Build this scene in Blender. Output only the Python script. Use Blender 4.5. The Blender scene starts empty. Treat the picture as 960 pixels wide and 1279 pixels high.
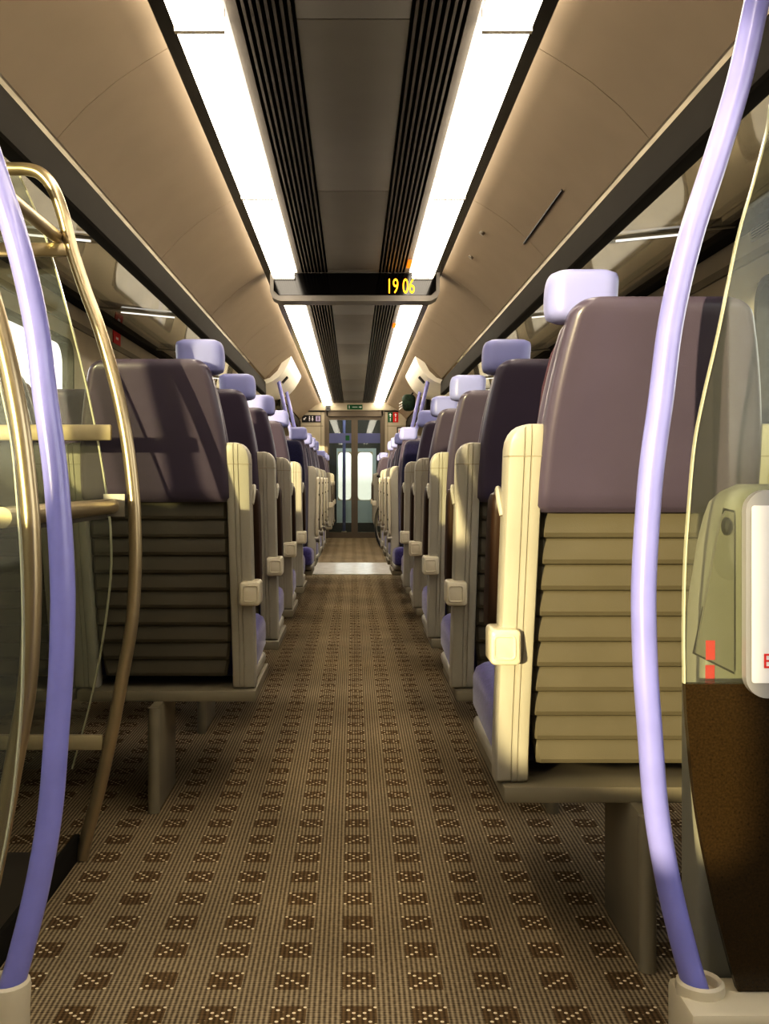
import bpy, bmesh, math, random
from mathutils import Vector
random.seed(4)
S = bpy.context.scene
COL = S.collection
F = 1245.0          # focal length in pixels of the 960 px wide frame
CXP, CYP, CAMZ = 441.0, 600.0, 0.9

def at(px, py, D):
    """point seen at pixel (px,py) at distance D along the saloon"""
    return Vector(((px - CXP) * D / F, D, CAMZ + (CYP - py) * D / F))

# ------------------------------------------------------------------ materials
MATS = {}
def lin(c):
    return tuple(((x / 255) / 12.92) if x / 255 <= 0.04045 else (((x / 255) + 0.055) / 1.055) ** 2.4 for x in c)

def mat(name, rgb, rough=0.5, metal=0.0, spec=0.5, var=0.08, vscale=6.0, bump=0.0, bscale=300.0, coat=0.0, sheen=0.0):
    if name in MATS: return MATS[name]
    m = bpy.data.materials.new(name); m.use_nodes = True
    nt = m.node_tree; b = nt.nodes['Principled BSDF']
    c = lin(rgb)
    tc = nt.nodes.new('ShaderNodeTexCoord')
    n = nt.nodes.new('ShaderNodeTexNoise'); n.inputs['Scale'].default_value = vscale; n.inputs['Detail'].default_value = 3
    nt.links.new(tc.outputs['Object'], n.inputs['Vector'])
    r = nt.nodes.new('ShaderNodeValToRGB')
    r.color_ramp.elements[0].position = 0.3; r.color_ramp.elements[1].position = 0.7
    r.color_ramp.elements[0].color = (*[x * (1 - var) for x in c], 1)
    r.color_ramp.elements[1].color = (*[min(1, x * (1 + var)) for x in c], 1)
    nt.links.new(n.outputs['Fac'], r.inputs['Fac'])
    nt.links.new(r.outputs['Color'], b.inputs['Base Color'])
    b.inputs['Roughness'].default_value = rough
    b.inputs['Metallic'].default_value = metal
    b.inputs['Specular IOR Level'].default_value = spec
    b.inputs['Coat Weight'].default_value = coat
    b.inputs['Coat Roughness'].default_value = 0.12
    b.inputs['Sheen Weight'].default_value = sheen
    if bump:
        n2 = nt.nodes.new('ShaderNodeTexNoise'); n2.inputs['Scale'].default_value = bscale
        nt.links.new(tc.outputs['Object'], n2.inputs['Vector'])
        bp = nt.nodes.new('ShaderNodeBump'); bp.inputs['Strength'].default_value = bump; bp.inputs['Distance'].default_value = 0.002
        nt.links.new(n2.outputs['Fac'], bp.inputs['Height']); nt.links.new(bp.outputs['Normal'], b.inputs['Normal'])
    MATS[name] = m
    return m

def emat(name, rgb, strength):
    if name in MATS: return MATS[name]
    m = bpy.data.materials.new(name); m.use_nodes = True
    nt = m.node_tree; nt.nodes.remove(nt.nodes['Principled BSDF'])
    e = nt.nodes.new('ShaderNodeEmission'); e.inputs['Color'].default_value = (*rgb, 1); e.inputs['Strength'].default_value = strength
    nt.links.new(e.outputs[0], nt.nodes['Material Output'].inputs['Surface'])
    MATS[name] = m
    return m

def gmat(name, tint, ior=1.45, gloss=(1, 1, 1), rough=0.02, haze=0.0, hazecol=(.5, .5, .45)):
    if name in MATS: return MATS[name]
    m = bpy.data.materials.new(name); m.use_nodes = True
    nt = m.node_tree; nt.nodes.remove(nt.nodes['Principled BSDF'])
    t = nt.nodes.new('ShaderNodeBsdfTransparent'); t.inputs['Color'].default_value = (*tint, 1)
    g = nt.nodes.new('ShaderNodeBsdfGlossy'); g.inputs['Roughness'].default_value = rough; g.inputs['Color'].default_value = (*gloss, 1)
    f = nt.nodes.new('ShaderNodeLayerWeight'); f.inputs['Blend'].default_value = .5
    p5 = nt.nodes.new('ShaderNodeMath'); p5.operation = 'POWER'; nt.links.new(f.outputs['Facing'], p5.inputs[0]); p5.inputs[1].default_value = 5
    f0 = ((ior - 1) / (ior + 1)) ** 2
    ma = nt.nodes.new('ShaderNodeMath'); ma.operation = 'MULTIPLY_ADD'; nt.links.new(p5.outputs[0], ma.inputs[0]); ma.inputs[1].default_value = .8 - f0; ma.inputs[2].default_value = f0
    mx = nt.nodes.new('ShaderNodeMixShader')
    nt.links.new(ma.outputs[0], mx.inputs[0]); nt.links.new(t.outputs[0], mx.inputs[1]); nt.links.new(g.outputs[0], mx.inputs[2])
    last = mx
    if haze:
        d = nt.nodes.new('ShaderNodeBsdfDiffuse'); d.inputs['Color'].default_value = (*hazecol, 1)
        m2 = nt.nodes.new('ShaderNodeMixShader'); m2.inputs[0].default_value = haze
        nt.links.new(mx.outputs[0], m2.inputs[1]); nt.links.new(d.outputs[0], m2.inputs[2]); last = m2
    nt.links.new(last.outputs[0], nt.nodes['Material Output'].inputs['Surface'])
    MATS[name] = m
    return m

def carpet_mat():
    m = bpy.data.materials.new('carpet'); m.use_nodes = True
    nt = m.node_tree; b = nt.nodes['Principled BSDF']; L = nt.links
    geo = nt.nodes.new('ShaderNodeNewGeometry'); sp = nt.nodes.new('ShaderNodeSeparateXYZ')
    L.new(geo.outputs['Position'], sp.inputs[0])
    def M(op, a, c=None, d=None):
        n = nt.nodes.new('ShaderNodeMath'); n.operation = op
        for i, v in enumerate((a, c, d)):
            if v is None: continue
            if isinstance(v, (int, float)): n.inputs[i].default_value = v
            else: L.new(v, n.inputs[i])
        return n.outputs[0]
    X, Y = sp.outputs[0], sp.outputs[1]
    PX, PY = 0.1195, 0.1176
    def cell(v, off, p):           # -0.5..0.5 in cell, centred
        return M('SUBTRACT', M('FRACT', M('ADD', M('DIVIDE', M('SUBTRACT', v, off), p), 0.5)), 0.5)
    u = cell(X, 0.010, PX); v = cell(Y, 1.793, PY)
    inx = M('LESS_THAN', M('ABSOLUTE', u), 0.25); iny = M('LESS_THAN', M('ABSOLUTE', v), 0.265)
    sq = M('MULTIPLY', inx, iny)
    # specks: little grid of light knots lying on the two diagonals of the square
    gu = M('MULTIPLY', u, 13.0); gv = M('MULTIPLY', v, 13.0)
    ru = M('ROUND', gu); rv = M('ROUND', gv)
    du = M('SUBTRACT', gu, ru); dv = M('SUBTRACT', gv, rv)
    dist = M('SQRT', M('ADD', M('MULTIPLY', du, du), M('MULTIPLY', dv, dv)))
    dot = M('LESS_THAN', dist, 0.36)
    diag = M('LESS_THAN', M('ABSOLUTE', M('SUBTRACT', M('ABSOLUTE', ru), M('ABSOLUTE', rv))), 0.5)
    lim = M('LESS_THAN', M('MAXIMUM', M('ABSOLUTE', ru), M('ABSOLUTE', rv)), 3.5)
    wn = nt.nodes.new('ShaderNodeTexWhiteNoise'); wn.noise_dimensions = '2D'
    cmb = nt.nodes.new('ShaderNodeCombineXYZ')
    L.new(M('ROUND', M('MULTIPLY', M('DIVIDE', X, PX), 13.0)), cmb.inputs[0]); L.new(M('ROUND', M('MULTIPLY', M('DIVIDE', Y, PY), 13.0)), cmb.inputs[1])
    L.new(cmb.outputs[0], wn.inputs['Vector'])
    keep = M('GREATER_THAN', wn.outputs['Value'], 0.16)
    spk = M('MULTIPLY', M('MULTIPLY', M('MULTIPLY', dot, diag), M('MULTIPLY', lim, keep)), sq)
    # ribs running along the saloon, with a finer cross weave
    rib = M('ADD', M('MULTIPLY', M('SINE', M('MULTIPLY', X, 2 * math.pi / (PX / 13))), 0.5), 0.5)
    wv = M('ADD', M('MULTIPLY', M('SINE', M('MULTIPLY', Y, 2 * math.pi / 0.0075)), 0.5), 0.5)
    no = nt.nodes.new('ShaderNodeTexNoise'); no.inputs['Scale'].default_value = 120; no.inputs['Detail'].default_value = 4
    L.new(geo.outputs['Position'], no.inputs['Vector'])
    big = nt.nodes.new('ShaderNodeTexNoise'); big.inputs['Scale'].default_value = 2.2; big.inputs['Detail'].default_value = 3
    L.new(geo.outputs['Position'], big.inputs['Vector'])
    fac = M('ADD', M('MULTIPLY', rib, 0.62), M('ADD', M('MULTIPLY', wv, 0.26), M('MULTIPLY', M('SUBTRACT', no.outputs['Fac'], 0.5), 0.7)))
    def mixc(f, c1, c2):
        n = nt.nodes.new('ShaderNodeMix'); n.data_type = 'RGBA'
        L.new(f, n.inputs[0])
        for s, c in ((6, c1), (7, c2)):
            if isinstance(c, tuple): n.inputs[s].default_value = (*lin(c), 1)
            else: L.new(c, n.inputs[s])
        return n.outputs[2]
    base = mixc(M('MINIMUM', M('MAXIMUM', fac, 0.0), 1.0), (80, 69, 53), (180, 163, 132))
    sqc = mixc(M('MINIMUM', M('MAXIMUM', M('MULTIPLY', fac, 0.8), 0.0), 1.0), (74, 60, 42), (138, 116, 84))
    c = mixc(sq, base, sqc); c = mixc(spk, c, (222, 208, 176))
    hsv = nt.nodes.new('ShaderNodeHueSaturation'); L.new(c, hsv.inputs['Color'])
    L.new(M('ADD', 0.62, M('MULTIPLY', big.outputs['Fac'], 0.76)), hsv.inputs['Value'])
    L.new(hsv.outputs[0], b.inputs['Base Color'])
    b.inputs['Roughness'].default_value = 0.95; b.inputs['Specular IOR Level'].default_value = 0.1
    bp = nt.nodes.new('ShaderNodeBump'); bp.inputs['Strength'].default_value = 0.6; bp.inputs['Distance'].default_value = 0.002
    L.new(fac, bp.inputs['Height']); L.new(bp.outputs['Normal'], b.inputs['Normal'])
    return m

def diffuser_mat():
    """ribbed prismatic cover of the ceiling lights: bright, faintly lined"""
    m = bpy.data.materials.new('light_diffuser'); m.use_nodes = True
    nt = m.node_tree; L = nt.links; nt.nodes.remove(nt.nodes['Principled BSDF'])
    geo = nt.nodes.new('ShaderNodeNewGeometry'); sp = nt.nodes.new('ShaderNodeSeparateXYZ'); L.new(geo.outputs['Position'], sp.inputs[0])
    w = nt.nodes.new('ShaderNodeMath'); w.operation = 'MULTIPLY'; L.new(sp.outputs[0], w.inputs[0]); w.inputs[1].default_value = 2 * math.pi / 0.0125
    s = nt.nodes.new('ShaderNodeMath'); s.operation = 'SINE'; L.new(w.outputs[0], s.inputs[0])
    k = nt.nodes.new('ShaderNodeMath'); k.operation = 'MULTIPLY_ADD'; L.new(s.outputs[0], k.inputs[0]); k.inputs[1].default_value = 0.28 * LIGHT; k.inputs[2].default_value = LIGHT
    e = nt.nodes.new('ShaderNodeEmission'); e.inputs['Color'].default_value = (1, .89, .735, 1); L.new(k.outputs[0], e.inputs['Strength'])
    L.new(e.outputs[0], nt.nodes['Material Output'].inputs['Surface'])
    return m
LIGHT = 7.5

M_SHELL = mat('plum_plastic', (82, 74, 89), .34, spec=.55, var=.05, bump=.08, bscale=500, coat=.25)
M_FRAME = mat('beige_frame_paint', (172, 167, 152), .42, var=.05, bump=.06, bscale=400)
M_FRAMELT = mat('pale_side_plate', (205, 196, 172), .35, var=.04)
M_RIB = mat('ribbed_grey_brown_plastic', (94, 88, 73), .5, var=.08, bump=.08, bscale=400)
M_CUSH = mat('purple_moquette', (84, 78, 132), .9, spec=.2, var=.22, vscale=90, bump=.4, bscale=250, sheen=.4)
M_NAVY = mat('navy_moquette', (24, 22, 54), .9, spec=.2, var=.25, vscale=90, bump=.4, bscale=250, sheen=.3)
M_PLUMF = mat('plum_moquette', (88, 62, 72), .9, spec=.2, var=.2, vscale=90, bump=.4, bscale=250)
M_HANDLE = mat('lavender_grip_plastic', (146, 149, 197), .38, var=.03)
M_POLE = mat('lavender_pole_coating', (140, 140, 200), .3, var=.06, vscale=14, coat=.5)
M_BRONZE = mat('bronzed_steel', (186, 172, 144), .3, metal=.8, var=.08)
M_BAR = mat('champagne_bar_paint', (176, 164, 132), .4, metal=.3, var=.05)
M_STEEL = mat('satin_steel', (170, 166, 156), .35, metal=.8, var=.06)
M_GREY = mat('grey_base_paint', (138, 130, 110), .5, var=.06)
M_PAD = mat('brown_armrest_pad', (62, 44, 30), .45, var=.12)
M_BLACK = mat('black_gloss_trim', (14, 13, 12), .22, var=.05)
M_DARK = mat('dark_rubber', (30, 28, 26), .6, var=.1)
M_CEILC = mat('dark_grey_ceiling_paint', (140, 137, 131), .6, var=.03, bump=.1, bscale=600)
M_VENT = mat('vent_slat_metal', (104, 99, 92), .4, var=.05)
M_CEILS = mat('beige_ceiling_paint', (146, 131, 110), .55, var=.03, bump=.05, bscale=500)
M_WALL = mat('cream_wall_laminate', (190, 180, 158), .5, var=.04)
M_BEAM = mat('dark_rack_beam', (44, 41, 35), .75, spec=.12, var=.05)
M_LINING = mat('rack_lining', (168, 158, 138), .5, var=.18, vscale=5)
M_TRAY = mat('dark_tray', (84, 78, 68), .5, var=.1)
M_SOCK = mat('pale_socket_plastic', (196, 186, 160), .45, var=.04)
M_DADO = mat('dark_brown_laminate', (50, 38, 20), .22, var=.3, vscale=300)
M_BIN = mat('grey_green_bin_plastic', (140, 138, 124), .45, var=.05)
M_WHITE = mat('white_notice', (236, 234, 232), .5, var=.01)
M_SIGNF = mat('grey_notice_frame', (168, 166, 164), .3, metal=.2, var=.03)
M_RED = mat('red_sticker', (222, 62, 58), .5, var=.04)
M_REDS = mat('red_sign', (206, 34, 30), .5, var=.04)
M_GREEN = mat('green_sign', (22, 92, 52), .5, var=.04)
M_TOLDARK = mat('black_sign', (22, 20, 26), .5, var=.04)
M_BLUEP = mat('pale_blue_grey_panel', (150, 165, 178), .4, var=.06)
M_BAND = mat('blue_grey_glass_band', (100, 106, 146), .4, var=.04)
M_DFRAME = mat('brown_grey_door_frame', (112, 102, 88), .4, metal=.2, var=.05)
M_THRESH = mat('pale_threshold_vinyl', (206, 200, 188), .25, var=.08, vscale=12)
M_TABLE = mat('pale_table_laminate', (196, 182, 150), .4, var=.05)
M_BAG = mat('dark_green_bag_cloth', (30, 52, 36), .7, var=.5, vscale=40)
M_TYRE = mat('bicycle_rubber', (26, 25, 24), .6, var=.1)
M_BIKE = mat('bicycle_frame_paint', (60, 60, 66), .35, metal=.4, var=.05)
M_RIM = mat('bicycle_rim_metal', (120, 118, 112), .3, metal=.9, var=.05)
M_COVER = mat('white_cover_plastic', (244, 238, 222), .35, var=.02)
M_PALED = mat('pale_end_door_paint', (196, 212, 220), .35, var=.08, vscale=3)
M_ENDW = mat('dark_end_wall', (78, 80, 80), .5, var=.1)
M_SCREEN = mat('display_black_glass', (10, 9, 9), .08, var=.05)
M_HOUSE = mat('display_housing_grey', (120, 116, 110), .35, metal=.3, var=.04)
M_POSTER = mat('orange_poster_print', (226, 150, 92), .6, var=.35, vscale=14)
M_GLASS = gmat('screen_glass', (.87, .89, .85), 1.42, haze=.05)
M_EDGE = mat('green_glass_edge', (186, 186, 160), .15, var=.05, coat=.5)
M_RGLASS = gmat('rack_glass', (.74, .72, .66), 1.6, rough=.05, haze=.10, hazecol=(.4, .36, .28))
M_WGLASS = gmat('window_glass', (.97, .98, .97), 1.3)
M_DGLASS = gmat('door_glass', (.78, .84, .86), 1.4)
M_CARPET = carpet_mat()
M_LIGHT = diffuser_mat()
M_BARGLINT = emat('painted_bar_glint', (1, .96, .88), .8)  # glow stands in for the ceiling strips reflected in the rack bars
M_AMBER = emat('amber_led', (1.0, .42, .02), 3.2)
M_AMBERREFL = emat('amber_reflection_glow', (1.0, .22, .02), 1.2)  # glow of the painted amber reflection patches, not an LED

# ------------------------------------------------------------------ mesh helpers
def obj(name, bm, m, parent=None, angle=35, smooth=True):
    bmesh.ops.recalc_face_normals(bm, faces=bm.faces)
    me = bpy.data.meshes.new(name); bm.to_mesh(me); bm.free()
    if smooth:
        for p in me.polygons: p.use_smooth = True
        me.set_sharp_from_angle(angle=math.radians(angle))
    me.materials.append(m)
    o = bpy.data.objects.new(name, me); COL.objects.link(o)
    if parent is not None: o.parent = parent
    return o

def thing(name, label, cat, loc=(0, 0, 0), rz=0.0, group=None):
    o = bpy.data.objects.new(name, None); COL.objects.link(o)
    o.empty_display_size = .1
    o.location = loc; o.rotation_euler = (0, 0, rz); o['label'] = label; o['category'] = cat
    if group: o['group'] = group
    return o

def tag(o, label, cat, group=None):
    o['label'] = label; o['category'] = cat
    if group: o['group'] = group
    return o

def struct(name, bm, m, parent=None, **k):
    o = obj(name, bm, m, parent, **k); o['kind'] = 'structure'
    return o

def dup(root, loc, rz, label, group=None):
    r = root.copy(); COL.objects.link(r); r.location = loc; r.rotation_euler = (0, 0, rz); r['label'] = label
    if group: r['group'] = group
    for ch in list(root.children):
        c = ch.copy(); COL.objects.link(c); c.parent = r
        for g in list(ch.children):
            d = g.copy(); COL.objects.link(d); d.parent = c
    return r

def addbox(bm, x0, x1, y0, y1, z0, z1, bev=0.0, seg=2):
    t = bmesh.new()
    bmesh.ops.create_cube(t, size=1)
    for v in t.verts:
        v.co = Vector(((x0 + x1) / 2 + v.co.x * (x1 - x0), (y0 + y1) / 2 + v.co.y * (y1 - y0), (z0 + z1) / 2 + v.co.z * (z1 - z0)))
    if bev: bmesh.ops.bevel(t, geom=list(t.edges), offset=bev, segments=seg, affect='EDGES', profile=.5)
    merge(bm, t)
    return bm

def merge(bm, t):
    me = bpy.data.meshes.new('tmp'); t.to_mesh(me); t.free(); bm.from_mesh(me); bpy.data.meshes.remove(me)

def B(*a, **k): return addbox(bmesh.new(), *a, **k)

def loft(bm, secs, cap=True, closed=True):
    rows = [[bm.verts.new(p) for p in s] for s in secs]
    n = len(rows[0])
    for a, b in zip(rows, rows[1:]):
        for i in range(n if closed else n - 1):
            j = (i + 1) % n
            bm.faces.new((a[i], a[j], b[j], b[i]))
    if cap:
        bm.faces.new(rows[0][::-1]); bm.faces.new(rows[-1])
    return bm

def rr(hw, hd, r, n=5, cx=0, cy=0):
    """rounded rectangle outline"""
    r = min(r, hw * .999, hd * .999); out = []
    for sx, sy, a0 in ((1, 1, 0), (-1, 1, 90), (-1, -1, 180), (1, -1, 270)):
        for i in range(n + 1):
            a = math.radians(a0 + 90 * i / n)
            out.append((cx + sx * (hw - r) + r * math.cos(a), cy + sy * (hd - r) + r * math.sin(a)))
    return out

def smooth_path(pts, per=8):
    P = [Vector(p) for p in pts]; out = []
    for i in range(len(P) - 1):
        p0 = P[max(i - 1, 0)]; p1 = P[i]; p2 = P[i + 1]; p3 = P[min(i + 2, len(P) - 1)]
        for k in range(per):
            t = k / per
            out.append(.5 * ((2 * p1) + (p2 - p0) * t + (2 * p0 - 5 * p1 + 4 * p2 - p3) * t * t + (3 * p1 - p0 - 3 * p2 + p3) * t ** 3))
    out.append(P[-1])
    return out

def tube(bm, pts, r, n=14, cap=True):
    P = [Vector(p) for p in pts]
    secs = []; up = None
    for i, p in enumerate(P):
        d = (P[min(i + 1, len(P) - 1)] - P[max(i - 1, 0)]).normalized()
        if up is None:
            up = d.orthogonal().normalized()
        up = (up - d * up.dot(d)).normalized(); s = d.cross(up)
        secs.append([p + (up * math.cos(2 * math.pi * k / n) + s * math.sin(2 * math.pi * k / n)) * r for k in range(n)])
    return loft(bm, secs, cap)

def prism(bm, poly, axis, a, b):
    """extrude a 2D outline: axis 'x' -> (y,z), 'y' -> (x,z), 'z' -> (x,y)"""
    def P(p, t):
        return (t, p[0], p[1]) if axis == 'x' else (p[0], t, p[1]) if axis == 'y' else (p[0], p[1], t)
    return loft(bm, [[P(p, a) for p in poly], [P(p, b) for p in poly]])

def slab(bm, x0, x1, y0, y1, z0, z1, holes, axis='x'):
    """wall slab with rectangular holes. axis 'x': wall spans (y,z); 'y': wall spans (x,z)"""
    (a0, a1) = (y0, y1) if axis == 'x' else (x0, x1)
    us = sorted({a0, a1, *[h[0] for h in holes], *[h[1] for h in holes]})
    for u0, u1 in zip(us, us[1:]):
        vs = [(z0, z1)]
        for h in holes:
            if h[0] <= u0 + 1e-6 and h[1] >= u1 - 1e-6:
                nv = []
                for (a, b) in vs:
                    if h[2] > a: nv.append((a, min(b, h[2])))
                    if h[3] < b: nv.append((max(a, h[3]), b))
                vs = [q for q in nv if q[1] - q[0] > 1e-6]
        for (a, b) in vs:
            if axis == 'x': addbox(bm, x0, x1, u0, u1, a, b)
            else: addbox(bm, u0, u1, y0, y1, a, b)
    return bm

def ring(bm, outer, inner, axis, a, b):
    n = len(outer)
    def P(p, t):
        return (t, p[0], p[1]) if axis == 'x' else (p[0], t, p[1])
    o0 = [bm.verts.new(P(p, a)) for p in outer]; o1 = [bm.verts.new(P(p, b)) for p in outer]
    i0 = [bm.verts.new(P(p, a)) for p in inner]; i1 = [bm.verts.new(P(p, b)) for p in inner]
    for k in range(n):
        j = (k + 1) % n
        bm.faces.new((o0[k], o0[j], i0[j], i0[k])); bm.faces.new((o1[k], o1[j], i1[j], i1[k]))
        bm.faces.new((o0[k], o0[j], o1[j], o1[k])); bm.faces.new((i0[k], i0[j], i1[j], i1[k]))
    return bm

def cyl(bm, p0, p1, r, n=16):
    return tube(bm, [p0, p1], r, n)

def text_mesh(name, txt, size, m, parent, M4, sx=1.0, thick=.001):
    cu = bpy.data.curves.new(name, 'FONT'); cu.body = txt; cu.size = size; cu.extrude = thick
    cu.align_x = 'CENTER'; cu.align_y = 'CENTER'
    o = bpy.data.objects.new(name, cu); COL.objects.link(o)
    dg = bpy.context.evaluated_depsgraph_get()
    me = bpy.data.meshes.new_from_object(o.evaluated_get(dg))
    bpy.data.objects.remove(o); bpy.data.curves.remove(cu)
    for v in me.vertices:
        v.co.x *= sx
        v.co = Vector((M4[0] + v.co.x, M4[1] - v.co.z, M4[2] + v.co.y))     # upright, readable from -Y
    me.materials.clear(); me.materials.append(m)
    o = bpy.data.objects.new(name, me); COL.objects.link(o); o.parent = parent
    return o

# ------------------------------------------------------------------ the shell of the carriage
WX = 1.36; Y0, Y1 = -2.0, 15.5; YEND = 17.4; ZROOF = 2.32; ZC = 2.1
struct('floor', B(-WX - .06, WX + .06, Y0 - .1, YEND + .1, -.06, 0), M_CARPET)
struct('trim_1', B(-WX, WX, 9.5, 10.85, 0.0, .006), M_THRESH)

left_holes = [(-1.6, -.58, .55, 1.92), (.0, 1.185, .93, 1.92), (1.205, 1.76, .93, 1.75), (2.75, 4.83, .86, 1.565), (5.45, 7.2, .86, 1.565), (7.75, 9.2, .86, 1.565), (9.75, 10.7, .5, 1.9), (11.5, 13.2, .86, 1.565), (13.7, 15.0, .86, 1.565)]  # first three openings are unseen, sized to steer sunlight onto the seats
right_holes = [(-.75, 1.2, .55, 1.92), (1.75, 3.36, .86, 1.565), (3.9, 5.6, .86, 1.565), (6.1, 7.5, .86, 1.565), (7.9, 9.2, .86, 1.565), (9.75, 10.7, .5, 1.9), (11.5, 13.2, .86, 1.565), (13.7, 15.0, .86, 1.565)]
wl = struct('wall_left', slab(bmesh.new(), -WX - .05, -WX, Y0, YEND, 0, ZROOF, left_holes), M_WALL)
wr = struct('wall_right', slab(bmesh.new(), WX, WX + .05, Y0, YEND, 0, ZROOF, right_holes), M_WALL)
wn = 0
for side, holes in ((-1, left_holes), (1, right_holes)):
    for h in holes:
        wn += 1
        cx, cz = (h[0] + h[1]) / 2, (h[2] + h[3]) / 2; hw, hh = (h[1] - h[0]) / 2, (h[3] - h[2]) / 2
        outer = rr(hw + .009, hh + .009, .09, 8, cx, cz); inner = rr(hw - .012, hh - .012, .1, 8, cx, cz)
        xa = side * (WX - .006); xb = side * (WX + .046)
        fr = struct('window_%d' % wn, ring(bmesh.new(), outer, inner, 'x', xa, xb), M_DARK)
        g = struct('pane', prism(bmesh.new(), rr(hw, hh, .09, 8, cx, cz), 'x', side * (WX + .022), side * (WX + .026)), M_WGLASS, fr)
struct('wall_back', B(-WX, WX, Y0 - .06, Y0, 0, ZROOF), M_WALL)
struct('baseboard_left', B(-WX + .001, -WX + .03, Y0, Y1, 0.001, .1, bev=.004), M_GREY)
struct('baseboard_right', B(WX - .03, WX - .001, Y0, Y1, 0.001, .1, bev=.004), M_GREY)
# grey strip along the window heads, and the dark rail where wall meets rack
for i, s in enumerate((-1, 1)):
    struct('trim_%d' % (2 + i), B(min(s * (WX - .012), s * WX), max(s * (WX - .012), s * WX), 1.6, 9.3, 1.645, 1.675), M_GREY)

# ceiling: dark centre panel, grilles, beige side panels
ceil = struct('ceiling', B(-WX - .05, WX + .05, Y0 - .06, YEND + .1, ZROOF, ZROOF + .05), M_WALL)
bm = bmesh.new()
y = Y0
while y < Y1 - .01:
    y2 = min(y + 1.545 if y > Y0 else 1.05, Y1)
    addbox(bm, -.148, .148, y + .002, y2 - .002, ZC, ZC + .03, bev=.003)
    y = y2
struct('centre_panel', bm, M_CEILC, ceil)
struct('backing_panel', B(-.56, .56, Y0, Y1, ZC + .045, ZC + .06), M_BLACK, ceil)
for s in (-1, 1):
    bm = bmesh.new()
    for k in range(7):
        xa = .158 + k * .0195
        x0, x1 = sorted((s * xa, s * (xa + .008)))
        addbox(bm, x0, x1, Y0, Y1, ZC - .002, ZC + .045)
    x0, x1 = sorted((s * .294, s * .322)); addbox(bm, x0, x1, Y0, Y1, ZC - .002, ZC + .045)
    struct('ventilation_grille', bm, M_VENT, ceil)
    # beige panel from the light channel down to the rack
    prof = [(.516, ZC), (.58, 2.062), (.66, 2.008), (.74, 1.94), (.80, 1.876), (.822, 1.85), (.834, 1.855), (.82, 1.885), (.75, 1.96), (.66, 2.035), (.58, 2.085), (.516, 2.125)]
    bm = bmesh.new(); y = 1.27 - 3.0
    while y < Y1:
        a, b = max(y, Y0), min(y + 1.5, Y1)
        if b > a: prism(bm, [(s * p[0], p[1]) for p in prof], 'y', a + .0015, b - .0015)
        y += 1.5
    struct('side_panel', bm, M_CEILS, ceil, angle=40)
    # black channel beside the lights
    x0, x1 = sorted((s * .464, s * .515)); struct('light_channel', B(x0, x1, Y0, Y1, ZC + .004, ZC + .044), M_BLACK, ceil)

# hatch details on the beige panels
def panel_z(x):
    P = [(.516, ZC), (.58, 2.062), (.66, 2.008), (.74, 1.94), (.80, 1.876)]
    for a, b in zip(P, P[1:]):
        if a[0] <= x <= b[0]: return a[1] + (b[1] - a[1]) * (x - a[0]) / (b[0] - a[0])
    return 1.876
for (x, D) in ((.60, 4.62), (.605, 5.1)):
    z = panel_z(x); bm = bmesh.new()
    cyl(bm, (x + .004, D, z + .006), (x - .008, D, z - .008), .013)
    struct('hatch_catch', bm, M_STEEL, ceil)
z1 = panel_z(.745)
struct('hatch_slot', prism(bmesh.new(), [(.742, z1 + .01), (.747, z1 + .01), (.745, z1 - .006), (.741, z1 - .004)], 'y', 3.55, 4.35), M_DARK, ceil)

# ------------------------------------------------------------------ ceiling light strips, one thing per diffuser
ordn = ['nearest', 'second', 'third', 'fourth', 'fifth', 'sixth', 'seventh', 'eighth', 'ninth', 'tenth', 'eleventh', 'twelfth']
for s, sn in ((-1, 'left'), (1, 'right')):
    proto = None
    x0, x1 = sorted((s * .338, s * .462))
    for k in range(10):
        ya = 1.05 + 1.545 * k; ln = min(1.545, Y1 - ya)
        lab = 'white glowing ceiling light strip in the %s row, %s from the camera' % (sn, ordn[k])
        if ln < 1.54 or proto is None:
            t = thing('ceiling_light', lab, 'light', (0, ya, 0), 0, 'ceiling light strips')
            obj('diffuser', B(x0, x1, .01, ln - .01, ZC - .036, ZC + .03, bev=.008), M_LIGHT, t)
            obj('end_clip', B(x0 - .003, x1 + .003, -.0095, .0095, ZC - .034, ZC + .03), M_COVER, t)
            if proto is None: proto = t
        else:
            dup(proto, (0, ya, 0), 0, lab, 'ceiling light strips')
    # the strip over the camera's own vestibule
    t = thing('ceiling_light', 'white ceiling light strip overhead behind the viewer, %s row' % sn, 'light', (0, -1.2, 0), 0, 'ceiling light strips')
    obj('diffuser', B(x0, x1, .006, 2.24, ZC - .036, ZC + .03, bev=.008), M_LIGHT, t)

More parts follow.
